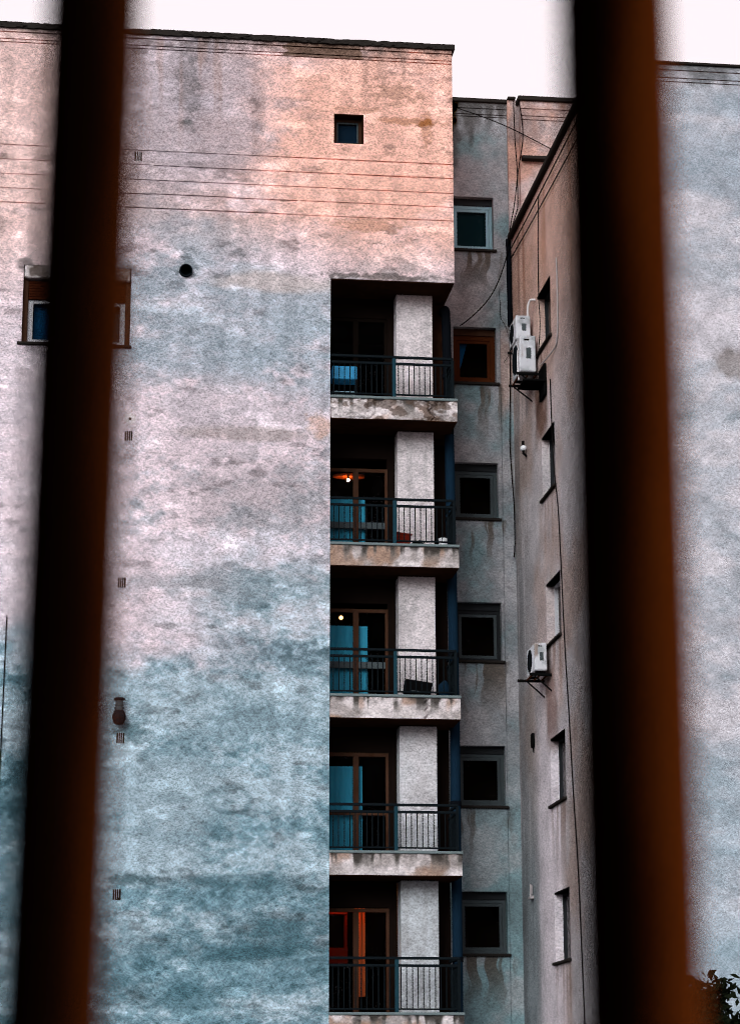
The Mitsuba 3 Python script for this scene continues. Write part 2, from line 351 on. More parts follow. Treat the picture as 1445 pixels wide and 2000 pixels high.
MATS = {
    'm_front': diffuse(plaster_front), 'm_rear': diffuse(plaster_rear), 'm_pink': diffuse(plaster_rear_pink), 'm_side': diffuse(plaster_side),
    'm_slab': diffuse(slab_paint), 'm_pier': diffuse(pier_paint), 'm_brown': diffuse(brown_paint), 'm_wood': diffuse(wood_paint),
    'm_ac': {'type': 'principled', 'base_color': proc(white_metal), 'roughness': 0.5, 'specular': 0.4},
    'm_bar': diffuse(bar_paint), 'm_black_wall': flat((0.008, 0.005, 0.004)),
    'm_ground': diffuse(asphalt), 'm_brick': diffuse(brick_paint),
    'm_coping': flat((0.022, 0.019, 0.017), 0.8), 'm_rail': flat((0.006, 0.009, 0.011), 0.5), 'm_railpost': flat((0.012, 0.04, 0.055), 0.55),
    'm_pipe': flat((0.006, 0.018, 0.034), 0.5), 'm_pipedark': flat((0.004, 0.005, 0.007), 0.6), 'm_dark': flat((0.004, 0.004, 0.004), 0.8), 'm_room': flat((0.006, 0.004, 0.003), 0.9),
    'm_cable': flat((0.006, 0.005, 0.005), 0.7), 'm_whitepipe': flat((0.55, 0.52, 0.52), 0.6),
    'm_frame_blue': flat((0.2, 0.34, 0.39), 0.6), 'm_frame_gray': flat((0.055, 0.068, 0.072), 0.6), 'm_frame_dark': flat((0.02, 0.022, 0.024), 0.6),
    'm_frame_brown': flat((0.062, 0.017, 0.006), 0.6), 'm_frame_white': flat((0.40, 0.40, 0.42), 0.6), 'm_sill': flat((0.02, 0.017, 0.015), 0.85),
    'm_box_blue': flat((0.03, 0.30, 0.56)), 'm_teal_cloth': flat((0.018, 0.21, 0.32), 0.9), 'm_blue_cloth': flat((0.005, 0.06, 0.15), 0.9), 'm_orange_cloth': flat((0.55, 0.12, 0.03), 0.9),
    'm_rust': flat((0.06, 0.02, 0.008), 0.8), 'm_red': flat((0.1, 0.01, 0.005), 0.6), 'm_white': flat((0.72, 0.74, 0.76), 0.5), 'm_green': flat((0.10, 0.13, 0.08), 0.8),
    'm_nosing': flat((0.14, 0.18, 0.185), 0.8),
    'm_flue': flat((0.008, 0.011, 0.014), 0.45),
    'm_glass': {'type': 'thindielectric', 'int_ior': 1.03},
    'm_leaf': {'type': 'twosided', 'bsdf': flat((0.006, 0.008, 0.004), 0.6)}, 'm_bark': flat((0.035, 0.026, 0.02), 0.9),
    'm_night_blue': flat((0.004, 0.012, 0.023)), 'm_greypipe': flat((0.33, 0.30, 0.30)), 'm_glow_disc': flat((0.42, 0.07, 0.012)), 'm_screen': flat((0.018, 0.012, 0.009)), 'm_night_green': flat((0.003, 0.013, 0.016)),
    'm_shutter': flat((0.05, 0.012, 0.005), 0.6),
}
scene.update(MATS)


def emitter(rgb):
    return {'type': 'area', 'radiance': {'type': 'rgb', 'value': list(rgb)}}


# ------------------------------------------------------------------ setting
struct('ground', trimesh.Trimesh([[-400, -400, 0], [400, -400, 0], [400, 400, 0], [-400, 400, 0]], [[0, 1, 2], [0, 2, 3]], process=False), 'm_ground', 'dark asphalt yard in front of the apartment blocks', 'ground')

# ------------------------------------------------------------------ the front apartment block with the corner balconies
A = thing('apartment_block', 'tall front block of stained pink and teal plaster with a stack of corner balconies', 'building')
XJ, ZR, ZL = -2.517, 22.86, 17.672
FLOORS = [3.217 + 3.0 * k for k in range(4, -1, -1)]       # balcony floors from the top one down
body = mb(-18, 0, 0, 9, 0, ZR - 0.06)
body -= mb(XJ, 1, -1, 1.30, -1, ZL)                            # the balcony bay
body -= mb(-0.33, 1, -1, 2.2, -1, ZL)                          # its open side
for z0 in FLOORS:
    body -= mb(XJ + 0.06, -0.5, 1.2, 4.2, z0 - 0.02, z0 + 2.50)  # rooms
for zc, zh in ((22.70, 0.030), (22.545, 0.024), (22.476, 0.024)):
    body -= mb(-19, 1, -1, 0.05, zc - zh / 2, zc + zh / 2)
GROOVES = [20.243, 19.93, 19.615, 19.31, 19.005]
for i, zc in enumerate(GROOVES):                               # the five plaster joints, broken here and there
    x = -18.0
    while x < 0:
        L = rng.uniform(1.2, 4.5)
        d, h = rng.choice([0.05, 0.05, 0.035, 0.02]), rng.uniform(0.016, 0.026)
        dz = rng.uniform(-0.006, 0.006)
        body -= mb(x, min(x + L, 0.5), -1, d, zc + dz - h / 2, zc + dz + h / 2)
        x += L + (rng.uniform(0.03, 0.12) if rng.random() < 0.5 else 0.0)
body -= mb(-2.457, -1.846, -1, 0.9, 20.60, 21.25)             # attic window
body -= mb(-8.62, -6.50, -1, 0.9, 16.09, 17.70)                # wide window with the shutter box
body -= B3.cylinder(2.0, 0.135, 0.135, 20).rotate([90, 0, 0]).translate([-5.42, 0.5, 17.70])
VENTS = [(-6.422, 20.105, 0.0), (-6.479, 14.238, 0.0), (-6.537, 11.296, 0.0), (-6.493, 8.283, 0.0), (-6.487, 5.348, 0.02)]
for vx, vz, _ in VENTS:
    body -= mb(vx - 0.075, vx + 0.075, -1, 0.12, vz - 0.10, vz + 0.10)
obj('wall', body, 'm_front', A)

# broken coping along the roof edge
cop = []
x = -18.0
while x < 0.05:
    L = rng.uniform(0.8, 1.6)
    x1 = min(x + L, 0.055)
    dz, dy = rng.uniform(-0.012, 0.012), rng.uniform(-0.01, 0.01)
    st_ = trimesh.creation.box(bounds=[[x + 0.0005, -0.055 + dy, ZR - 0.075], [x1 - 0.0005, 0.40, ZR + 0.03 + dz]]).subdivide_to_size(0.07)
    nz_ = meshkit.fbm(st_.vertices * 9, 3, 2)
    lo_ = (st_.vertices[:, 1] < -0.03)
    st_.vertices[:, 2] += (nz_ - 0.5) * np.where(st_.vertices[:, 2] > ZR, 0.06, 0.09 * lo_)
    st_.vertices[:, 1] += np.where(lo_, np.clip(nz_ - 0.55, 0, 1) * 0.25, 0)
    k = obj('coping_stone', st_, 'm_coping', A)
    x = x1
    if x1 > 0.05:
        break

# slabs: spalled fascias with a proud nosing
def slab_mesh(z0, seed, x0=XJ + 0.004, x1=0.03, h=0.46):
    nx, nz = 150, 30
    xs, zs = np.linspace(x0, x1, nx), np.linspace(z0 - h, z0 - 0.055, nz)
    X, Z = np.meshgrid(xs, zs, indexing='ij')
    P = np.stack([X * 3.2, np.full_like(X, seed * 3.7), Z * 3.2], -1)
    a = meshkit.fbm(P, 4, seed)
    b = meshkit.fbm(P * 2.6 + 9, 3, seed + 5)
    rough = 1.0 if seed == 0 else 0.45
    pit = np.clip((a - 0.52) * 6, 0, 1) * 0.05 * rough
    Y = 0.002 + pit + (b - 0.5) * 0.02 * (0.4 + rough)
    crack = {0: 0.5, 2: 0.6}.get(seed)
    if crack:
        cx = -0.52 + 0.22 * (z0 - 0.1 - Z) + 0.05 * np.sin(Z * 31) if seed == 0 else -0.62 + 0.03 * np.sin(Z * 40)
        Y = Y + 0.07 * crack * np.exp(-((X - cx) / 0.028) ** 2)
    v = np.stack([X, Y, Z], -1).reshape(-1, 3)
    i, j = np.meshgrid(np.arange(nx - 1), np.arange(nz - 1), indexing='ij')
    q = np.stack([i * nz + j, (i + 1) * nz + j, (i + 1) * nz + j + 1, i * nz + j + 1], -1).reshape(-1, 4)
    face = trimesh.Trimesh(v, np.vstack([q[:, [0, 1, 2]], q[:, [0, 2, 3]]]), process=False)
    back = tb(x0, x1, 0.12, 1.298, z0 - h, z0 - 0.055)
    # closing strips between the face and the box behind it
    strips = []
    for sel in (np.arange(nx) * nz, np.arange(nx) * nz + nz - 1):
        a_ = v[sel]
        b_ = a_.copy()
        b_[:, 1] = 0.13
        w = np.vstack([a_, b_])
        n_ = len(a_)
        k_ = np.arange(n_ - 1)
        qq = np.stack([k_, k_ + 1, k_ + 1 + n_, k_ + n_], 1)
        strips.append(trimesh.Trimesh(w, np.vstack([qq[:, [0, 1, 2]], qq[:, [0, 2, 3]]]), process=False))
    for col in (0, nx - 1):
        a_ = v[col * nz:(col + 1) * nz]
        b_ = a_.copy()
        b_[:, 1] = 0.13
        n_ = len(a_)
        k_ = np.arange(n_ - 1)
        qq = np.stack([k_, k_ + 1, k_ + 1 + n_, k_ + n_], 1)
        strips.append(trimesh.Trimesh(np.vstack([a_, b_]), np.vstack([qq[:, [0, 1, 2]], qq[:, [0, 2, 3]]]), process=False))
    return cat(face, back, *strips)


scene['m_slab2'] = {'type': 'twosided', 'bsdf': MATS['m_slab']}
for k, z0 in enumerate(FLOORS):
    s = obj('balcony_slab', slab_mesh(z0, k), 'm_slab2', A, label='crumbling concrete balcony edge with a black crack' if k == 0 else None)
    obj('nosing', bev(XJ + 0.006, 0.045, -0.03, 0.30, z0 - 0.052, z0, 0.008), 'm_nosing', s)
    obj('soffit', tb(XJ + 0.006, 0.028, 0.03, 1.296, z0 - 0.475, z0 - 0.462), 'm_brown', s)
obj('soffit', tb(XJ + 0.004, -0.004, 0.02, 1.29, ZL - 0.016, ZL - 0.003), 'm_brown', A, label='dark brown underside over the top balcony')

# rear wall of the balconies: brown panel with the door opening, pale pier, doors
for k, z0 in enumerate(FLOORS):
    top = z0 + (2.45 if k == 0 else 2.53)
    obj('balcony_pier', bev(-1.09 + 0.03 * k * 0.3, -0.345 + 0.02 * k * 0.3, 0.74, 1.32, z0 + 0.002, top - 0.02, 0.012), 'm_pier', A)
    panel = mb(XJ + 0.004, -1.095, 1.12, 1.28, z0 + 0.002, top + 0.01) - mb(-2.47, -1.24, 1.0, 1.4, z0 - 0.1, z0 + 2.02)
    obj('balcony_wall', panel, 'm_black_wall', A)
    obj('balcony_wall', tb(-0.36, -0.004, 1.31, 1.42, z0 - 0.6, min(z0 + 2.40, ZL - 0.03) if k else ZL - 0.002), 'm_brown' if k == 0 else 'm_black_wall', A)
    # door: two leaves in a frame
    d = key_for(A + '__balcony_door')
    h = {0: 2.0, 1: 1.80, 2: 1.90, 3: 2.02, 4: 2.0}[k]
    fm = 'm_room' if k == 0 else 'm_wood'
    y0, y1 = 1.10, 1.17
    fr = [tb(-2.49, -2.42, y0, y1, z0 + 0.01, z0 + h), tb(-1.29, -1.235, y0, y1, z0 + 0.01, z0 + h), tb(-2.418, -1.292, y0, y1, z0 + h - 0.07, z0 + h)]
    obj('frame', cat(*fr), fm, d)
    obj('mullion', bev(-1.935, -1.825, y0 - 0.012, y1 - 0.012, z0 + 0.012, z0 + h - 0.072, 0.006), fm, d)
    if k in (1, 2):
        zb = z0 + (0.62 if k == 1 else 0.77)
        obj('transom', tb(-2.418, -1.937, y0 + 0.004, y1 - 0.004, zb - 0.065, zb + 0.065), 'm_frame_gray', d)
        obj('transom', tb(-1.823, -1.292, y0 + 0.004, y1 - 0.004, zb - 0.065, zb + 0.065), 'm_frame_gray', d)
    if k == 3:
        obj('transom', tb(-2.418, -1.937, y0 + 0.004, y1 - 0.004, z0 + 0.80, z0 + 0.85), 'm_wood', d)
        obj('transom', tb(-1.823, -1.292, y0 + 0.004, y1 - 0.004, z0 + 0.80, z0 + 0.85), 'm_wood', d)
    for xa, xb in ((-2.418, -1.937), (-1.823, -1.292)):
        obj('pane', tb(xa, xb, 1.138, 1.142, z0 + 0.012, z0 + h - 0.072), 'm_glass', d)
    # the dark room behind: five inner faces
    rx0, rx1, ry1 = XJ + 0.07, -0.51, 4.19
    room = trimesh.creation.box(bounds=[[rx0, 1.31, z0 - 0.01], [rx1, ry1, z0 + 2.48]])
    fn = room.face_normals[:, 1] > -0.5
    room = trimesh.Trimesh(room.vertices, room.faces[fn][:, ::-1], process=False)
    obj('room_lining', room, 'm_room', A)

# ------------------------------------------------------------------ railings: parts of the block, balusters below them
for k, z0 in enumerate(FLOORS):
    R = key_for(A + '__balcony_railing')
    zt = z0 + [0.865, 0.925, 0.905, 0.90, 1.02][k]
    xr = -0.055
    tilt = [0.0, 0.004, 0.0, 0.003, -0.004][k]
    yr0, yr1 = 0.015, 0.055
    obj('top_rail', bev(XJ + 0.01, xr + 0.02, yr0 - 0.005, yr1 + 0.005, zt - 0.05, zt, 0.008), 'm_rail', R)
    obj('middle_rail', bev(XJ + 0.01, xr - 0.02, yr0, yr1, zt - 0.185, zt - 0.135, 0.006), 'm_rail', R)
    obj('bottom_rail', bev(XJ + 0.01, xr - 0.02, yr0, yr1, z0 + 0.045, z0 + 0.075, 0.006), 'm_rail', R)
    for px, w in ((-1.235, 0.035), (xr, 0.03)):
        obj('post', bev(px - w, px + w, yr0 - 0.008, yr1 + 0.008, z0 + 0.004, zt - 0.052, 0.006), 'm_railpost' if px < -1 else 'm_rail', R)
    xs = [x for x in np.arange(XJ + 0.075, xr - 0.06, 0.1075) if abs(x + 1.235) > 0.05]
    for x in xs:
        j = rng.uniform(-0.004, 0.004)
        obj('baluster', tb(x - 0.009 + j, x + 0.009 + j, yr0 + 0.01, yr1 - 0.01, z0 + 0.077, zt - 0.187), 'm_rail', R)
    # return along the open side
    for za, zb, hw in ((zt - 0.05, zt, 0.02), (zt - 0.185, zt - 0.135, 0.018), (z0 + 0.045, z0 + 0.075, 0.018)):
        obj('side_rail', bev(xr - hw, xr + hw, 0.065, 1.12, za, zb, 0.006), 'm_rail', R)
    for y in np.arange(0.17, 1.1, 0.1075):
        obj('side_baluster', tb(xr - 0.009, xr + 0.009, y - 0.009, y + 0.009, z0 + 0.077, zt - 0.187), 'm_rail', R)

# ------------------------------------------------------------------ windows
def window_y(parent, x0, x1, z0, z1, yf, fmat, name='window', fw=0.06, gw=0.035, sill=None, leaf=None, room=True, roomd=1.2):
    """A window facing the street: frame (an outer frame and a sash), pane, sill, and the dark room behind."""
    w = key_for(parent + '__' + name)
    outer = mb(x0, x1, yf, yf + 0.07, z0, z1) - mb(x0 + fw, x1 - fw, yf - 1, yf + 1, z0 + fw, z1 - fw)
    obj('frame', outer, fmat, w)
    a = fw + 0.004
    sash = mb(x0 + a, x1 - a, yf + 0.012, yf + 0.055, z0 + a, z1 - a) - mb(x0 + a + gw, x1 - a - gw, yf - 1, yf + 1, z0 + a + gw, z1 - a - gw)
    obj('sash', sash, leaf or fmat, w)
    obj('pane', tb(x0 + a + gw - 0.003, x1 - a - gw + 0.003, yf + 0.030, yf + 0.034, z0 + a + gw - 0.003, z1 - a - gw + 0.003), 'm_glass', w)
    if sill:
        obj('sill', bev(x0 - sill[0], x1 + sill[1], sill[2], yf - 0.002, z0 - 0.06, z0 - 0.003, 0.008), 'm_sill', w)
    return w


window_y(A, -2.457 + 0.004, -1.846 - 0.004, 20.604, 21.246, 0.24, 'm_wood', 'attic_window', fw=0.075, gw=0.03, leaf='m_frame_gray')
AW = A + '__attic_window'
obj('reveal', mb(-2.456, -1.847, 0.01, 0.238, 20.601, 21.249) - mb(-2.442, -1.861, -1, 1, 20.615, 21.235), 'm_brown', AW)
obj('tint_sheet', tb(-2.44, -1.86, 0.32, 0.33, 20.62, 21.23), 'm_night_blue', AW)  # dark blue sheet standing in for the sky reflected in the pane
obj('room_lining', trimesh.Trimesh(*(lambda b: (b.vertices, b.faces[b.face_normals[:, 1] > -0.5][:, ::-1]))(trimesh.creation.box(bounds=[[-2.456, 0.312, 20.601], [-1.847, 0.899, 21.249]])), process=False), 'm_room', AW)
w = key_for(A + '__shutter_window')
for xa, xb in ((-8.615, -8.52), (-6.60, -6.505)):
    obj('jamb', tb(xa, xb, 0.10, 0.24, 16.095, 17.695), 'm_wood', w)
for xa, xb in ((-8.515, -7.565), (-7.555, -6.605)):
    obj('sash', mb(xa, xb, 0.16, 0.22, 16.12, 17.02) - mb(xa + 0.10, xb - 0.10, 0, 1, 16.20, 16.95), 'm_frame_white', w)
obj('pane', tb(-8.41, -6.71, 0.188, 0.192, 16.20, 17.02), 'm_glass', w)
for i in range(7):
    obj('shutter_slat', bev(-8.515, -6.605, 0.11, 0.135, 17.02 + i * 0.056, 17.07 + i * 0.056, 0.008), 'm_shutter', w)
bx = bev(-8.60, -6.52, -0.01, 0.22, 17.43, 17.69, 0.02)
obj('window_head', bx, 'm_slab', w)  # housing of the roller shutter
obj('sill', bev(-8.70, -6.47, -0.05, 0.16, 16.03, 16.088, 0.01), 'm_sill', w)
obj('room_lining', trimesh.Trimesh(*(lambda b: (b.vertices, b.faces[b.face_normals[:, 1] > -0.5][:, ::-1]))(trimesh.creation.box(bounds=[[-8.61, 0.25, 16.1], [-6.51, 0.89, 17.69]])), process=False), 'm_room', w)
solo('curtain', tb(-8.40, -7.62, 0.34, 0.36, 16.12, 17.0), 'm_blue_cloth', 'deep blue curtain behind the left half of the wide shutter window', 'curtain')
solo('curtain', tb(-7.50, -6.72, 0.34, 0.36, 16.12, 17.0), 'm_frame_gray', 'pale grey curtain behind the right half of the wide shutter window', 'curtain')

# ------------------------------------------------------------------ vent grilles of the front block
for i, (vx, vz, br) in enumerate(VENTS):
    v = key_for(A + '__vent_grille')
    n_ = 4
    for j in range(n_ - 1):
        xx = vx - 0.075 + 0.15 * (j + 1) / n_
        obj('bar', tb(xx - 0.0045, xx + 0.0045, -0.002, 0.018, vz - 0.10 + br * j, vz + 0.10), 'm_pier', v)
    obj('vent_shade', tb(vx - 0.0745, vx + 0.0745, 0.02, 0.118, vz - 0.0995, vz + 0.0995), 'm_dark', v)  # black block filling the vent, standing in for the shade inside
ring = trimesh.creation.annulus(0.028, 0.115, 0.012, sections=28)
ring.apply_transform(trimesh.transformations.rotation_matrix(math.pi / 2, [1, 0, 0]))
ring.apply_translation([-6.457, -0.004, 14.585])
obj('vent_cover', ring, 'm_pier', A)
hole = trimesh.creation.cylinder(0.028, 0.01, sections=16)
hole.apply_transform(trimesh.transformations.rotation_matrix(math.pi / 2, [1, 0, 0]))
hole.apply_translation([-6.455, -0.0005, 14.585])
obj('vent_hole', hole, 'm_dark', A)
# stub of an old stove pipe
st = trimesh.creation.annulus(0.112, 0.128, 0.34, sections=28)
st.apply_transform(trimesh.transformations.rotation_matrix(math.pi / 2, [1, 0, 0]))
st.apply_translation([-5.42, 0.10, 17.70])
back = trimesh.creation.cylinder(0.111, 0.02, sections=24)
back.apply_transform(trimesh.transformations.rotation_matrix(math.pi / 2, [1, 0, 0]))
back.apply_translation([-5.42, 0.2, 17.70])
solo('pipe_stub', cat(st, back), 'm_flue', 'open black stove pipe stub sticking out of the pale wall', 'pipe')
# flue with a cowl
def lathe(prof, sections, at):
    m = trimesh.creation.revolve(np.array(prof), sections=sections)
    m.apply_translation(at)
    return m


FP = [-6.53, -0.16, 8.80]
arm = tube([[-6.53, -0.15, 8.67], [-6.53, 0.1, 8.67]], 0.07, 14)
F = thing('flue_pipe', 'black bulging flue pipe with a flat cap fixed to the teal wall', 'flue')
obj('bulb', lathe([[0, -0.28], [0.08, -0.28], [0.09, -0.265], [0.13, -0.165], [0.13, -0.115], [0.09, -0.02], [0, -0.015]], 8, FP), 'm_flue', F)
obj('neck', lathe([[0, -0.015], [0.07, -0.012], [0.07, 0.07], [0.082, 0.075], [0.082, 0.10], [0.07, 0.105], [0.07, 0.178], [0, 0.178]], 16, FP), 'm_frame_gray', F, smooth=35)
obj('cap', lathe([[0, 0.18], [0.10, 0.18], [0.105, 0.19], [0.105, 0.215], [0.09, 0.225], [0, 0.23]], 16, FP), 'm_flue', F, smooth=35)
obj('clamp', bev(-6.62, -6.44, -0.10, -0.002, 8.83, 8.86, 0.004), 'm_flue', F)
obj('elbow', arm, 'm_flue', F, smooth=40)

# ------------------------------------------------------------------ rear block: narrow grey wall with six windows
RB = thing('rear_block', 'narrow grey rear block with six dark windows between front block and side wing', 'building')
YB = 2.704
rear = mb(0.0, 1.640, YB, 9, 0, 22.93) + mb(1.5, 1.76, YB, 9, 0, 19.6)
rear += mb(-3, 0.02, 9.0, 9.2, 0, 22)
RW = [19.45, 16.44, 13.463, 10.43, 7.43, 4.468]
RH = [1.21, 1.24, 1.205, 1.23, 1.23, 1.235]
RX1 = [1.31, 1.325, 1.322, 1.35, 1.382, 1.376]
for zs, h, x1 in zip(RW, RH, RX1):
    rear -= mb(0.40, x1, YB - 1, YB + 0.9, zs, zs + h)
rear -= mb(1.405, 1.422, YB - 1, YB + 0.03, -1, 18.6)
for zc in (22.74, 22.60, 22.545):
    rear -= mb(-1, 3, YB - 1, YB + 0.03, zc - 0.012, zc + 0.012)
obj('wall', rear, 'm_rear', RB)
obj('coping', bev(0.002, 1.70, YB - 0.06, YB + 0.4, 22.88, 22.965, 0.012), 'm_coping', RB)
FM = ['m_frame_blue', 'm_frame_brown', 'm_frame_gray', 'm_frame_dark', 'm_frame_gray', 'm_frame_gray']
for i, (zs, h, x1) in enumerate(zip(RW, RH, RX1)):
    yf = YB + 0.17
    w = window_y(RB, 0.402, x1 - 0.004, zs + 0.002, zs + h - 0.15, yf, FM[i], fw=0.07 if i != 1 else 0.10, gw=0.06, sill=(0.03, 0.06, YB - 0.06), leaf={0: 'm_frame_blue', 3: 'm_frame_gray'}.get(i))
    obj('window_head', tb(0.402, x1 - 0.004, yf - 0.03, yf + 0.1, zs + h - 0.148, zs + h - 0.002), 'm_frame_dark' if i != 1 else 'm_wood', w)  # dark strip across the window top, standing in for the shadow there
    b = trimesh.creation.box(bounds=[[0.401, yf + 0.08, zs + 0.001], [x1 - 0.001, YB + 0.899, zs + h - 0.001]])
    obj('room_lining', trimesh.Trimesh(b.vertices, b.faces[b.face_normals[:, 1] > -0.5][:, ::-1], process=False), 'm_room', w)
obj('tint_sheet', tb(0.48, RX1[0] - 0.08, YB + 0.28, YB + 0.29, RW[0] + 0.05, RW[0] + 1.0), 'm_night_green', RB + '__window')  # dark green sheet that gives the pane its tone
cur = trimesh.Trimesh([[0.52, yf, 17.45], [0.76, yf, 17.45], [0.60, yf, 16.85], [0.52, yf, 16.80]], [[0, 2, 1], [0, 3, 2], [0, 1, 2], [0, 2, 3]], process=False)
cur.apply_translation([0, 0.16, 0])
solo('curtain', cur, 'm_blue_cloth', 'scrap of bright blue curtain in the brown framed rear window', 'curtain')

# pink upper part of the rear block rising behind the wing
UB = thing('roof_block', 'pink plaster upper storey rising behind the wing roof at the back', 'building')
up = mb(1.642, 1.90, 2.60, 9, 19.0, 22.93) + mb(1.88, 8.0, 2.32, 9, 21.52, 22.80) + mb(1.88, 8.0, 2.46, 9, 19.0, 21.55)
for zc in (22.62, 22.45, 22.36):
    up -= mb(1.7, 9, 2.0, 2.35, zc - 0.012, zc + 0.012)
obj('wall', up, 'm_pink', UB)
obj('coping', bev(1.82, 8.05, 2.25, 2.8, 22.80, 22.90, 0.012), 'm_coping', UB)
obj('coping', bev(1.64, 1.815, 2.52, 2.8, 22.93, 22.985, 0.012), 'm_coping', UB)
obj('drip_ledge', bev(1.90, 8.0, 2.28, 2.46, 21.44, 21.515, 0.01), 'm_coping', UB)

# ------------------------------------------------------------------ the side wing
SW = thing('side_wing', 'projecting right wing with stained brown side wall and grey blue street front', 'building')
XS, YF = 1.678, -5.60
wing = mb(XS, 12, YF, 2.9, 0, 19.70) + mb(XS, 12, YF, YF + 0.3, 19.0, 20.04)
for (y0, y1, zs), zt in zip(SIDE_WIN, SIDE_TOP):
    wing -= mb(XS - 1, XS + 0.9, y0, y1, zs, zt)
for zc in (19.93, 19.775, 19.70):
    wing -= mb(XS - 1, 13, YF - 1, YF + 0.03, zc - 0.012, zc + 0.012)
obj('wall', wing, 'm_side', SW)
obj('coping', bev(XS - 0.03, 12, YF - 0.05, YF + 0.4, 20.04, 20.09, 0.012), 'm_coping', SW)
obj('flashing', bev(XS - 0.10, XS + 0.3, YF + 0.42, 2.55, 19.64, 19.76, 0.02), 'm_coping', SW)
for i, ((y0, y1, zs), zt) in enumerate(zip(SIDE_WIN, SIDE_TOP)):
    w = key_for(SW + '__window')
    xf = XS + 0.16
    fr = mb(xf, xf + 0.07, y0 + 0.003, y1 - 0.003, zs + 0.003, zt - 0.003) - mb(xf - 1, xf + 1, y0 + 0.065, y1 - 0.065, zs + 0.065, zt - 0.065)
    mat = 'm_frame_white' if i == 2 else 'm_frame_dark'
    obj('recess_shade', tb(XS + 0.004, xf - 0.003, y0 + 0.002, y1 - 0.002, zt - 0.03, zt - 0.002), 'm_dark', w)  # dark sheet under the recess top, standing in for its shade
    obj('frame', fr, mat, w)
    obj('mullion', tb(xf + 0.005, xf + 0.06, (y0 + y1) / 2 - 0.04, (y0 + y1) / 2 + 0.04, zs + 0.066, zt - 0.066), mat, w)
    obj('pane', tb(xf + 0.03, xf + 0.034, y0 + 0.06, y1 - 0.06, zs + 0.06, zt - 0.06), 'm_glass', w)
    obj('sill', bev(XS - 0.06, xf - 0.003, y0 - 0.06, y1 + 0.06, zs - 0.055, zs - 0.002, 0.008), 'm_sill', w)
    b = trimesh.creation.box(bounds=[[xf + 0.08, y0 + 0.001, zs + 0.001], [XS + 0.899, y1 - 0.001, zt - 0.001]])
    obj('room_lining', trimesh.Trimesh(b.vertices, b.faces[b.face_normals[:, 0] > -0.5][:, ::-1], process=False), 'm_room', w)

# ------------------------------------------------------------------ air conditioners on the wing
def air_conditioner(x0, x1, y0, y1, z0, z1, label, top=True):
    a = thing('air_conditioner', label, 'air conditioner', 'air conditioner units on the side wall')
    obj('casing', bev(x0, x1, y0, y1, z0, z1, 0.018), 'm_ac', a)
    # grille on the front (towards the yard) and the handle recess and service cover at the near end
    yc, zc, r = y0 + (y1 - y0) * 0.62, (z0 + z1) / 2, min(z1 - z0, y1 - y0) * 0.40
    for j, rr in enumerate((r, r * 0.72, r * 0.42)):
        t = trimesh.creation.torus(rr, 0.006, 28, 6)
        t.apply_transform(trimesh.transformations.rotation_matrix(math.pi / 2, [0, 1, 0]))
        t.apply_translation([x0 - 0.004, yc, zc])
        obj('fan_ring', t, 'm_dark', a)
    disc = trimesh.creation.cylinder(r * 0.95, 0.006, sections=28)
    disc.apply_transform(trimesh.transformations.rotation_matrix(math.pi / 2, [0, 1, 0]))
    disc.apply_translation([x0 - 0.001, yc, zc])
    obj('fan_opening', disc, 'm_flue', a)
    w, h = x1 - x0, z1 - z0
    obj('handle_recess', tb(x0 + w * 0.28, x0 + w * 0.60, y0 - 0.004, y0 + 0.01, z1 - h * 0.14, z1 - h * 0.10), 'm_dark', a)
    obj('service_cover', bev(x0 + w * 0.40, x0 + w * 0.70, y0 - 0.008, y0 + 0.01, z0 + h * 0.36, z0 + h * 0.66, 0.004), 'm_frame_gray', a)
    obj('foot', tb(x0 + 0.02, x1 - 0.02, y0 + 0.08, y0 + 0.14, z0 - 0.04, z0 - 0.002), 'm_dark', a)
    obj('foot', tb(x0 + 0.02, x1 - 0.02, y1 - 0.14, y1 - 0.08, z0 - 0.04, z0 - 0.002), 'm_dark', a)
    return a


air_conditioner(1.285, 1.615, -0.16, 0.62, 15.80, 16.56, 'larger dirty white air conditioner, nearer one of the upper pair')
air_conditioner(1.30, 1.60, 0.26, 1.02, 16.62, 17.13, 'smaller white air conditioner stacked just above and behind the larger one')
air_conditioner(1.35, 1.585, -0.80, 0.04, 9.60, 10.14, 'single white air conditioner under the third side window')


def bracket(x0, y0, y1, z, label, long=0.0):
    b = thing('wall_bracket', label, 'bracket', 'air conditioner brackets')
    for y in (y0, y1):
        obj('arm', bev(x0 - 0.05 - long * (y == y1), XS + 0.002, y - 0.02, y + 0.02, z - 0.05, z, 0.004), 'm_dark', b)
        obj('strut', tube([[x0 + 0.05, y, z - 0.05], [XS, y, z - 0.34]], 0.015, 6), 'm_dark', b)
    for x in np.linspace(x0 + 0.03, XS - 0.06, 3):
        obj('cross_bar', bev(x - 0.015, x + 0.015, y0 + 0.022, y1 - 0.022, z - 0.03, z - 0.004, 0.004), 'm_rust', b)
    return b


bracket(1.25, -0.22, 0.62, 15.755, 'black steel bracket with cross bars carrying the larger air conditioner')
bracket(1.30, 0.70, 0.98, 16.575, 'black steel bracket under the higher air conditioner')
bracket(1.30, -0.74, -0.02, 9.555, 'rusty bracket under the single air conditioner', 0.10)
solo('drip_tray', cat(bev(1.20, 1.66, -0.95, -0.30, 15.36, 15.40, 0.006), bev(1.62, 1.672, -0.9, -0.35, 15.1, 15.75, 0.01)), 'm_dark', 'black metal tray on the wall just below the upper air conditioners', 'tray')

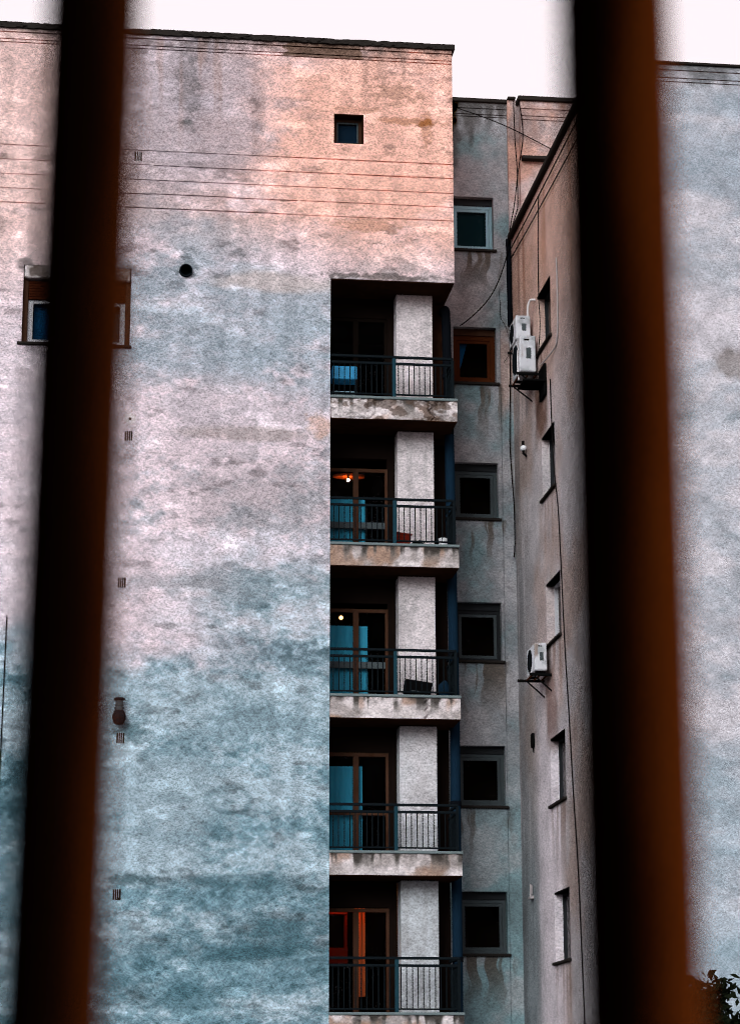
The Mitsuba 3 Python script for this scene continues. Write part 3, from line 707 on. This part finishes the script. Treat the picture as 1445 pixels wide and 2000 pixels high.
# hoses, conduits and fittings on the wing wall
xw = XS - 0.018
solo('hose', tube([[1.56, 0.30, 17.05], [1.55, 0.26, 17.28], [1.60, 0.18, 17.44], [1.69, 0.12, 17.42]], 0.024, 8, 24), 'm_whitepipe', 'short white hose arching from the higher air conditioner into the wall', 'hose', smooth=True)
solo('conduit', tube([[xw, -2.14, 17.50], [xw, -2.17, 16.9], [xw, -2.13, 16.1], [xw, -1.95, 15.78], [xw - 0.05, -1.4, 15.72], [xw - 0.1, -0.9, 15.70]], 0.016, 8, 40), 'm_greypipe', 'long pale conduit running down the side wall and curving to the air conditioner', 'pipe', smooth=True)
solo('conduit', tube([[XS + 0.05, -1.38, 17.2], [XS + 0.05, -1.38, 16.25]], 0.02, 8), 'm_whitepipe', 'short white conduit standing in the top side window', 'pipe', smooth=True)
solo('conduit', tube([[1.34, -0.12, 16.5], [1.27, 0.0, 16.2], [1.26, -0.05, 15.9], [1.25, -0.2, 15.6]], 0.014, 8, 20), 'm_whitepipe', 'thin white drain hose hanging in front of the larger air conditioner', 'hose', smooth=True)
solo('cable', tube([[xw, -0.53, 19.45], [xw, -0.38, 18.4], [xw, -0.33, 17.35], [xw - 0.02, -0.52, 16.7], [xw - 0.03, -0.3, 16.1]], 0.010, 6, 30), 'm_cable', 'thin black cable hanging down past the top side window', 'cable', smooth=True)
V2 = [(-1.305, 15.289), (-1.45, 13.6), (-1.80, 12.48), (-1.932, 11.45), (-2.10, 9.95), (-2.355, 8.46), (-2.59, 6.92), (-2.84, 5.61), (-2.98, 4.16), (-3.2, 1.0)]
solo('cable', tube([[xw, a, b] for a, b in V2], 0.011, 6, 60), 'm_cable', 'long thin cable running down the side wall beside the windows', 'cable', smooth=True)
solo('cable', tube([[xw - 0.03, 2.55, 19.40], [xw - 0.03, -0.4, 19.36], [xw - 0.03, -5.4, 19.37]], 0.014, 6, 24), 'm_cable', 'upper of two cables stretched along the wing just under its roof edge', 'cable', smooth=True)
solo('cable', tube([[xw - 0.02, 2.5, 19.20], [xw - 0.02, -0.4, 19.10], [xw - 0.02, -5.4, 19.02]], 0.014, 6, 24), 'm_cable', 'lower of two cables stretched along the wing just under its roof edge', 'cable', smooth=True)
L = thing('wall_lamp', 'small white lamp on a dark stem on the shaded side wall', 'lamp')
obj('shade', bev(1.54, 1.66, 1.22, 1.36, 14.56, 14.66, 0.03), 'm_white', L)
obj('stem', tube([[1.672, 1.29, 14.44], [1.60, 1.29, 14.50], [1.60, 1.29, 14.76]], 0.028, 8), 'm_dark', L)
solo('wall_bracket', cat(bev(1.62, 1.676, 1.05, 1.20, 8.40, 8.68, 0.01), tube([[1.65, 1.12, 8.41], [1.66, 1.1, 8.30]], 0.012, 6)), 'm_dark', 'small dark iron fitting on the side wall left of the fourth window', 'bracket')
solo('wall_bracket', cat(tube([[1.64, 1.60, 5.52], [1.64, 1.60, 5.76]], 0.014, 6), tube([[1.64, 1.46, 5.55], [1.64, 1.46, 5.73]], 0.014, 6), bev(1.60, 1.676, 1.42, 1.64, 5.46, 5.52, 0.008)), 'm_greypipe', 'two pale pegs on a small holder, low on the side wall', 'bracket')

# ------------------------------------------------------------------ cables between the roofs and the corner pipe
def wire(pts, label, r=0.011, sub=40):
    return solo('cable', tube(pts, r, 6, sub), 'm_cable', label, 'cable', smooth=True)


wire([[1.75, 2.45, 22.85], [1.76, 2.42, 21.98], [1.80, 2.42, 21.08], [1.80, 2.42, 20.43], [1.68, 2.42, 19.95], [1.56, 2.48, 19.47]], 'black cable hanging from the roof corner, bowing to the right')
wire([[1.83, 2.30, 22.78], [1.91, 2.28, 22.0], [1.80, 2.38, 21.08], [1.72, 2.40, 20.42], [1.62, 2.45, 19.83], [1.58, 2.5, 19.5]], 'second black cable from the roof corner, crossing the first halfway down')
wire([[0.55, 2.66, 22.70], [1.92, 2.26, 21.98], [2.60, 2.24, 21.62]], 'thin wire slanting down across the top of the rear wall')
wire([[1.585, 2.48, 19.42], [1.44, 2.46, 18.89], [1.21, 2.46, 18.36], [0.93, 2.5, 18.0], [0.53, 2.60, 17.66]], 'sagging black cable swinging from the corner to the brown window', 0.013)
wire([[1.61, 2.64, 18.1], [1.61, 2.64, 16.7], [1.575, 2.64, 15.15], [1.605, 2.64, 14.37], [1.645, 2.64, 13.59], [1.645, 2.64, 12.93], [1.62, 2.64, 12.62]], 'loose cable hanging down the inner corner of the grey wall', 0.012)
wire([[1.43, 2.66, 18.3], [1.42, 2.66, 17.95], [1.55, 2.66, 17.65], [1.62, 2.66, 17.2], [1.48, 2.66, 16.9]], 'short curling wire on the grey wall beside the brown window', 0.006)
wire([[-8.70, -0.02, 10.6], [-8.72, -0.02, 8.0], [-8.76, -0.02, 3.0], [-8.8, -0.02, 0.0]], 'thin cable running down the far left of the teal wall', 0.011)
solo('corner_pipe', tube([[1.60, 2.58, 19.66], [1.605, 2.56, 19.2], [1.615, 2.60, 18.4], [1.625, 2.62, 17.7]], 0.055, 10, 20), 'm_pipedark', 'short thick black pipe in the inner corner under the wing roof', 'pipe', smooth=True)

# downpipe beside the balconies
D = thing('drainpipe', 'thick dark blue drainpipe rising beside all the balconies', 'pipe')
obj('pipe', tube([[0.08, 1.0, 0.0], [0.07, 1.0, 9.0], [0.02, 1.0, 14.75]], 0.10, 18), 'm_pipe', D, smooth=50)
obj('upper_pipe', tube([[0.02, 1.0, 14.745], [-0.025, 1.0, 17.30], [-0.025, 1.02, 17.40], [-0.03, 1.07, 17.46], [-0.03, 1.16, 17.48], [-0.03, 1.34, 17.48]], 0.095, 18), 'm_pipedark', D, smooth=50, label='black upper length with an elbow at the top')
for z in (16.0, 13.2, 10.2, 7.25, 4.25, 1.5):
    t = trimesh.creation.annulus(0.101, 0.114, 0.09, sections=20)
    t.apply_translation([float(np.interp(z, [0, 9, 14.75, 17.3], [0.08, 0.07, 0.02, -0.025])), 1.0, z])
    obj('collar', t, 'm_pipedark', D)

# ------------------------------------------------------------------ things on the balconies
def cloth(x0, x1, y, z0, z1, waves=9, amp=0.02, seed=0):
    nx, nz = 40, 10
    xs, zs = np.linspace(x0, x1, nx), np.linspace(z0, z1, nz)
    X, Z = np.meshgrid(xs, zs, indexing='ij')
    Y = y + amp * np.sin((X - x0) / (x1 - x0) * waves * 2 * np.pi + 0.6 * np.sin(Z * 3 + seed)) * (0.6 + 0.4 * (z1 - Z) / (z1 - z0))
    v = np.stack([X, Y, Z], -1).reshape(-1, 3)
    i, j = np.meshgrid(np.arange(nx - 1), np.arange(nz - 1), indexing='ij')
    q = np.stack([i * nz + j, (i + 1) * nz + j, (i + 1) * nz + j + 1, i * nz + j + 1], -1).reshape(-1, 4)
    f = np.vstack([q[:, [0, 1, 2]], q[:, [0, 2, 3]]])
    w = v + [0, 0.004, 0]
    return trimesh.Trimesh(np.vstack([v, w]), np.vstack([f, f[:, ::-1] + len(v)]), process=False)


z1_, z2_, z3_, z4_, z5_ = FLOORS
solo('curtain', cloth(-2.42, -1.68, 1.24, z2_ + 0.05, z2_ + 1.19, 7, 0.008), 'm_teal_cloth', 'teal half curtain behind the door of the second balcony from the top', 'curtain')
solo('curtain', cloth(-2.42, -1.63, 1.24, z3_ + 0.05, z3_ + 1.58, 7, 0.008, 1), 'm_teal_cloth', 'tall teal curtain behind the door of the middle balcony', 'curtain')
solo('curtain', cloth(-2.42, -1.735, 1.24, z4_ + 0.05, z4_ + 1.77, 7, 0.008, 2), 'm_teal_cloth', 'dull teal curtain behind the door of the fourth balcony from the top', 'curtain')
solo('curtain', cloth(-1.86, -1.64, 1.60, z5_ + 0.35, z5_ + 2.10, 3, 0.008, 3), 'm_orange_cloth', 'narrow orange curtain glowing in the lowest balcony door', 'curtain')
solo('shelf', cat(tb(-2.40, -1.95, 1.9, 2.2, z5_ + 1.95, z5_ + 2.06), tb(-2.40, -1.95, 1.9, 2.2, z5_ + 1.0, z5_ + 1.30), tb(-2.38, -2.34, 1.92, 2.18, z5_ + 1.3, z5_ + 1.95), tb(-2.0, -1.96, 1.92, 2.18, z5_ + 1.3, z5_ + 1.95)), 'm_red', 'reddish shelf unit lit inside the lowest flat', 'shelf')


def bulb(x, y, z, zc, power, label, r=0.04):
    b = thing('ceiling_lamp', label, 'lamp', None)
    s = trimesh.creation.icosphere(2, r)
    s.apply_translation([x, y, z])
    obj('bulb', s, 'm_white', b, smooth=True, emitter=emitter(power))
    obj('cord', tube([[x, y, z + 0.05], [x, y, zc]], 0.006, 5), 'm_cable', b)
    k = trimesh.creation.cylinder(0.022, 0.04, sections=10)
    k.apply_translation([x, y, z + 0.06])
    obj('holder', k, 'm_dark', b)


bulb(-1.955, 1.8, z2_ + 1.74, z2_ + 2.46, (9.0, 4.6, 1.9), 'bare glowing bulb inside the second flat from the top', 0.032)
bulb(-2.10, 1.8, z3_ + 1.86, z3_ + 2.46, (0.42, 0.2, 0.07), 'bare warm white bulb inside the middle flat')
bulb(-2.20, 1.45, z5_ + 2.30, z5_ + 2.46, (30, 7.5, 1.2), 'hidden warm bulb near the ceiling of the lowest flat')
lit = trimesh.creation.cylinder(0.30, 0.05, sections=24)
lit.apply_transform(np.diag([1.1, 0.5, 1, 1]))
lit.apply_translation([-1.93, 1.95, z2_ + 1.86])
k = solo('glow_disc', lit, 'm_glow_disc', 'wide orange disc added above the bulb to catch its glow', 'glow disc')  # disc put in to carry the bulb glow of the ceiling

c1 = thing('storage_box', 'bright blue box on legs behind the railing of the top balcony', 'box')
obj('body', bev(-2.44, -1.94, 0.35, 0.75, z1_ + 0.45, z1_ + 0.725, 0.015), 'm_box_blue', c1)
obj('shelf', bev(-2.44, -1.94, 0.36, 0.74, z1_ + 0.17, z1_ + 0.20, 0.006), 'm_frame_blue', c1)
for lx in (-2.42, -1.96):
    for ly in (0.37, 0.73):
        obj('leg', tb(lx - 0.015, lx + 0.015, ly - 0.015, ly + 0.015, z1_ + 0.002, z1_ + 0.449), 'm_rail', c1)
cr = thing('crate', 'dark red plastic crate standing on the second balcony from the top', 'crate')
M = trimesh.transformations.rotation_matrix(0.12, [0, 1, 0], [-1.05, 0.4, z2_])
cb = mb(-1.20, -0.91, 0.22, 0.55, z2_ + 0.012, z2_ + 0.25) - mb(-1.18, -0.93, 0.24, 0.53, z2_ + 0.03, z2_ + 0.5)
cm = cb.to_mesh()
cm = trimesh.Trimesh(cm.vert_properties[:, :3], cm.tri_verts)
cm.apply_translation([0, 0, 0.02])
cm.apply_transform(M)
obj('body', cm, 'm_red', cr)
for ya in (0.205, 0.551):
    rim = tb(-1.215, -0.895, ya, ya + 0.014, z2_ + 0.24, z2_ + 0.27)
    rim.apply_transform(M)
    obj('rim', rim, 'm_red', cr)
bk = trimesh.creation.revolve(np.array([[0, 0], [0.075, 0], [0.095, 0.20], [0.10, 0.205], [0.085, 0.20], [0.07, 0.015], [0, 0.015]]), sections=20)
bk.apply_translation([-0.225, 0.36, z2_ + 0.003])
solo('bucket', bk, 'm_white', 'small white bucket in the corner of the second balcony', 'bucket')
plant_v, plant_f = [], []
for i in range(60):
    a, r = nrg.uniform(0, 6.28), nrg.uniform(0.02, 0.13)
    c0 = np.array([-0.72 + r * math.cos(a), 0.36 + 0.5 * r * math.sin(a), z2_ + 0.03 + nrg.uniform(0, 0.10)])
    d1, d2 = nrg.normal(size=3) * 0.03, nrg.normal(size=3) * 0.03
    n0 = len(plant_v)
    plant_v += [c0 - d1, c0 + d2, c0 + d1, c0 - d2]
    plant_f += [[n0, n0 + 1, n0 + 2], [n0, n0 + 2, n0 + 3]]
P = thing('potted_plant', 'low leafy plant beside the red crate on the balcony', 'plant')
obj('foliage', trimesh.Trimesh(plant_v, plant_f, process=False), 'm_leaf', P)
pot = trimesh.creation.revolve(np.array([[0, 0], [0.06, 0], [0.08, 0.05], [0, 0.05]]), sections=16)
pot.apply_translation([-0.72, 0.36, z2_ + 0.002])
obj('pot', pot, 'm_green', P)
s3 = thing('suitcase', 'black case leaning at an angle on the middle balcony floor', 'case')
sb = bev(-1.03, -0.50, 0.30, 0.52, z3_ + 0.06, z3_ + 0.34, 0.02)
M = trimesh.transformations.rotation_matrix(0.13, [0, 1, 0], [-0.78, 0.4, z3_ + 0.1])
sb.apply_transform(M)
obj('body', sb, 'm_dark', s3)
hd = tube([[-0.9, 0.29, z3_ + 0.115], [-0.9, 0.27, z3_ + 0.115], [-0.63, 0.27, z3_ + 0.115], [-0.63, 0.29, z3_ + 0.115]], 0.012, 6)
hd.apply_transform(M)
obj('handle', hd, 'm_frame_gray', s3)
bag = trimesh.creation.icosphere(3, 0.16)
bag.apply_transform(np.diag([0.75, 0.7, 1.2, 1]))
nb = meshkit.fbm(bag.vertices * 9, 3, 4)
bag.vertices *= (0.85 + 0.35 * nb)[:, None]
bag.vertices[:, 2] = np.maximum(bag.vertices[:, 2], -0.15)
bag.apply_translation([-0.22, 0.40, z3_ + 0.155])
solo('plastic_bag', bag, 'm_pipe', 'crumpled dark blue bag beside the black case', 'bag', smooth=True)

# ------------------------------------------------------------------ tree at the lower right
def tree(cx, cy, cz, rad, label):
    t = thing('tree', label, 'tree')
    g = np.random.default_rng(3)
    tr = [tube([[cx, cy, 0], [cx + 0.04, cy, cz * 0.5], [cx - 0.03, cy + 0.05, cz + rad * 0.3]], 0.07, 9, 12)]
    tips = []
    for i in range(46):
        a, e = g.uniform(0, 2 * np.pi), g.uniform(-0.2, 1.4)
        L = rad * g.uniform(0.7, 1.12)
        s = np.array([cx, cy, cz - rad * 0.4 + g.uniform(0, 0.6) * rad])
        t_ = s + L * np.array([math.cos(a) * math.cos(e), math.sin(a) * math.cos(e), math.sin(e)])
        m_ = (s + t_) / 2 + g.normal(size=3) * 0.06
        tr.append(tube([s, m_, t_], 0.012, 5, 7))
        tips.append((m_, t_))
    obj('trunk', cat(*tr), 'm_bark', t, smooth=True)
    V, Fc = [], []
    for m_, t_ in tips:
        for c0, sp, n in ((t_, 0.13, 34), ((t_ + m_) / 2, 0.17, 34), (m_, 0.2, 20)):
            for _ in range(n):
                c = c0 + g.normal(size=3) * sp
                u = g.normal(size=3)
                u /= np.linalg.norm(u)
                w_ = np.cross(u, g.normal(size=3))
                w_ /= np.linalg.norm(w_)
                l, b = g.uniform(0.06, 0.11), g.uniform(0.03, 0.05)
                n0 = len(V)
                bend = np.cross(u, w_) * 0.012
                V += [c - u * l, c + w_ * b - u * l * 0.2 + bend, c + u * l, c - w_ * b - u * l * 0.2 + bend]
                Fc += [[n0, n0 + 1, n0 + 2], [n0, n0 + 2, n0 + 3]]
    obj('crown', trimesh.Trimesh(V, Fc, process=False), 'm_leaf', t)


tree(1.30, -12.0, 2.12, 0.98, 'dark leafy tree in the lower right in front of the wing')

# ------------------------------------------------------------------ unseen block added behind the viewer to shape the light
OB = thing('apartment_block', 'dark brick block added behind the viewer to shape the light', 'building')
ob = mb(-70, -3.5, -76, -60, 0, 12)
for ix in range(16):
    for iz in range(3):
        ob -= mb(-68 + 4.0 * ix, -66.4 + 4.0 * ix, -60.4, -59, 2.0 + 3.1 * iz, 3.5 + 3.1 * iz)
obj('wall', ob, 'm_brick', OB)

# ------------------------------------------------------------------ iron bars in front of the camera, and unseen screens added to shade them
GW = thing('shade_screen', 'dark walls and roof added around the viewer to shade the bars', 'shade_screen')
obj('pier', tb(-8.3, -7.22, -44.6, -42.75, 0, 2.95), 'm_screen', GW)  # out of view, put in to keep light off the left of the bars
obj('wall', tb(-8.3, -8.0, -48.0, -44.61, 0, 2.95), 'm_screen', GW)
obj('rear_screen', tb(-7.99, -4.6, -48.0, -47.7, 0, 2.95), 'm_screen', GW)
obj('roof_screen', tb(-8.4, -5.2, -48.1, -43.0, 2.955, 3.15), 'm_screen', GW)
IF = thing('iron_grille', 'rusty brown iron bars standing close to the viewer, out of focus', 'grille')
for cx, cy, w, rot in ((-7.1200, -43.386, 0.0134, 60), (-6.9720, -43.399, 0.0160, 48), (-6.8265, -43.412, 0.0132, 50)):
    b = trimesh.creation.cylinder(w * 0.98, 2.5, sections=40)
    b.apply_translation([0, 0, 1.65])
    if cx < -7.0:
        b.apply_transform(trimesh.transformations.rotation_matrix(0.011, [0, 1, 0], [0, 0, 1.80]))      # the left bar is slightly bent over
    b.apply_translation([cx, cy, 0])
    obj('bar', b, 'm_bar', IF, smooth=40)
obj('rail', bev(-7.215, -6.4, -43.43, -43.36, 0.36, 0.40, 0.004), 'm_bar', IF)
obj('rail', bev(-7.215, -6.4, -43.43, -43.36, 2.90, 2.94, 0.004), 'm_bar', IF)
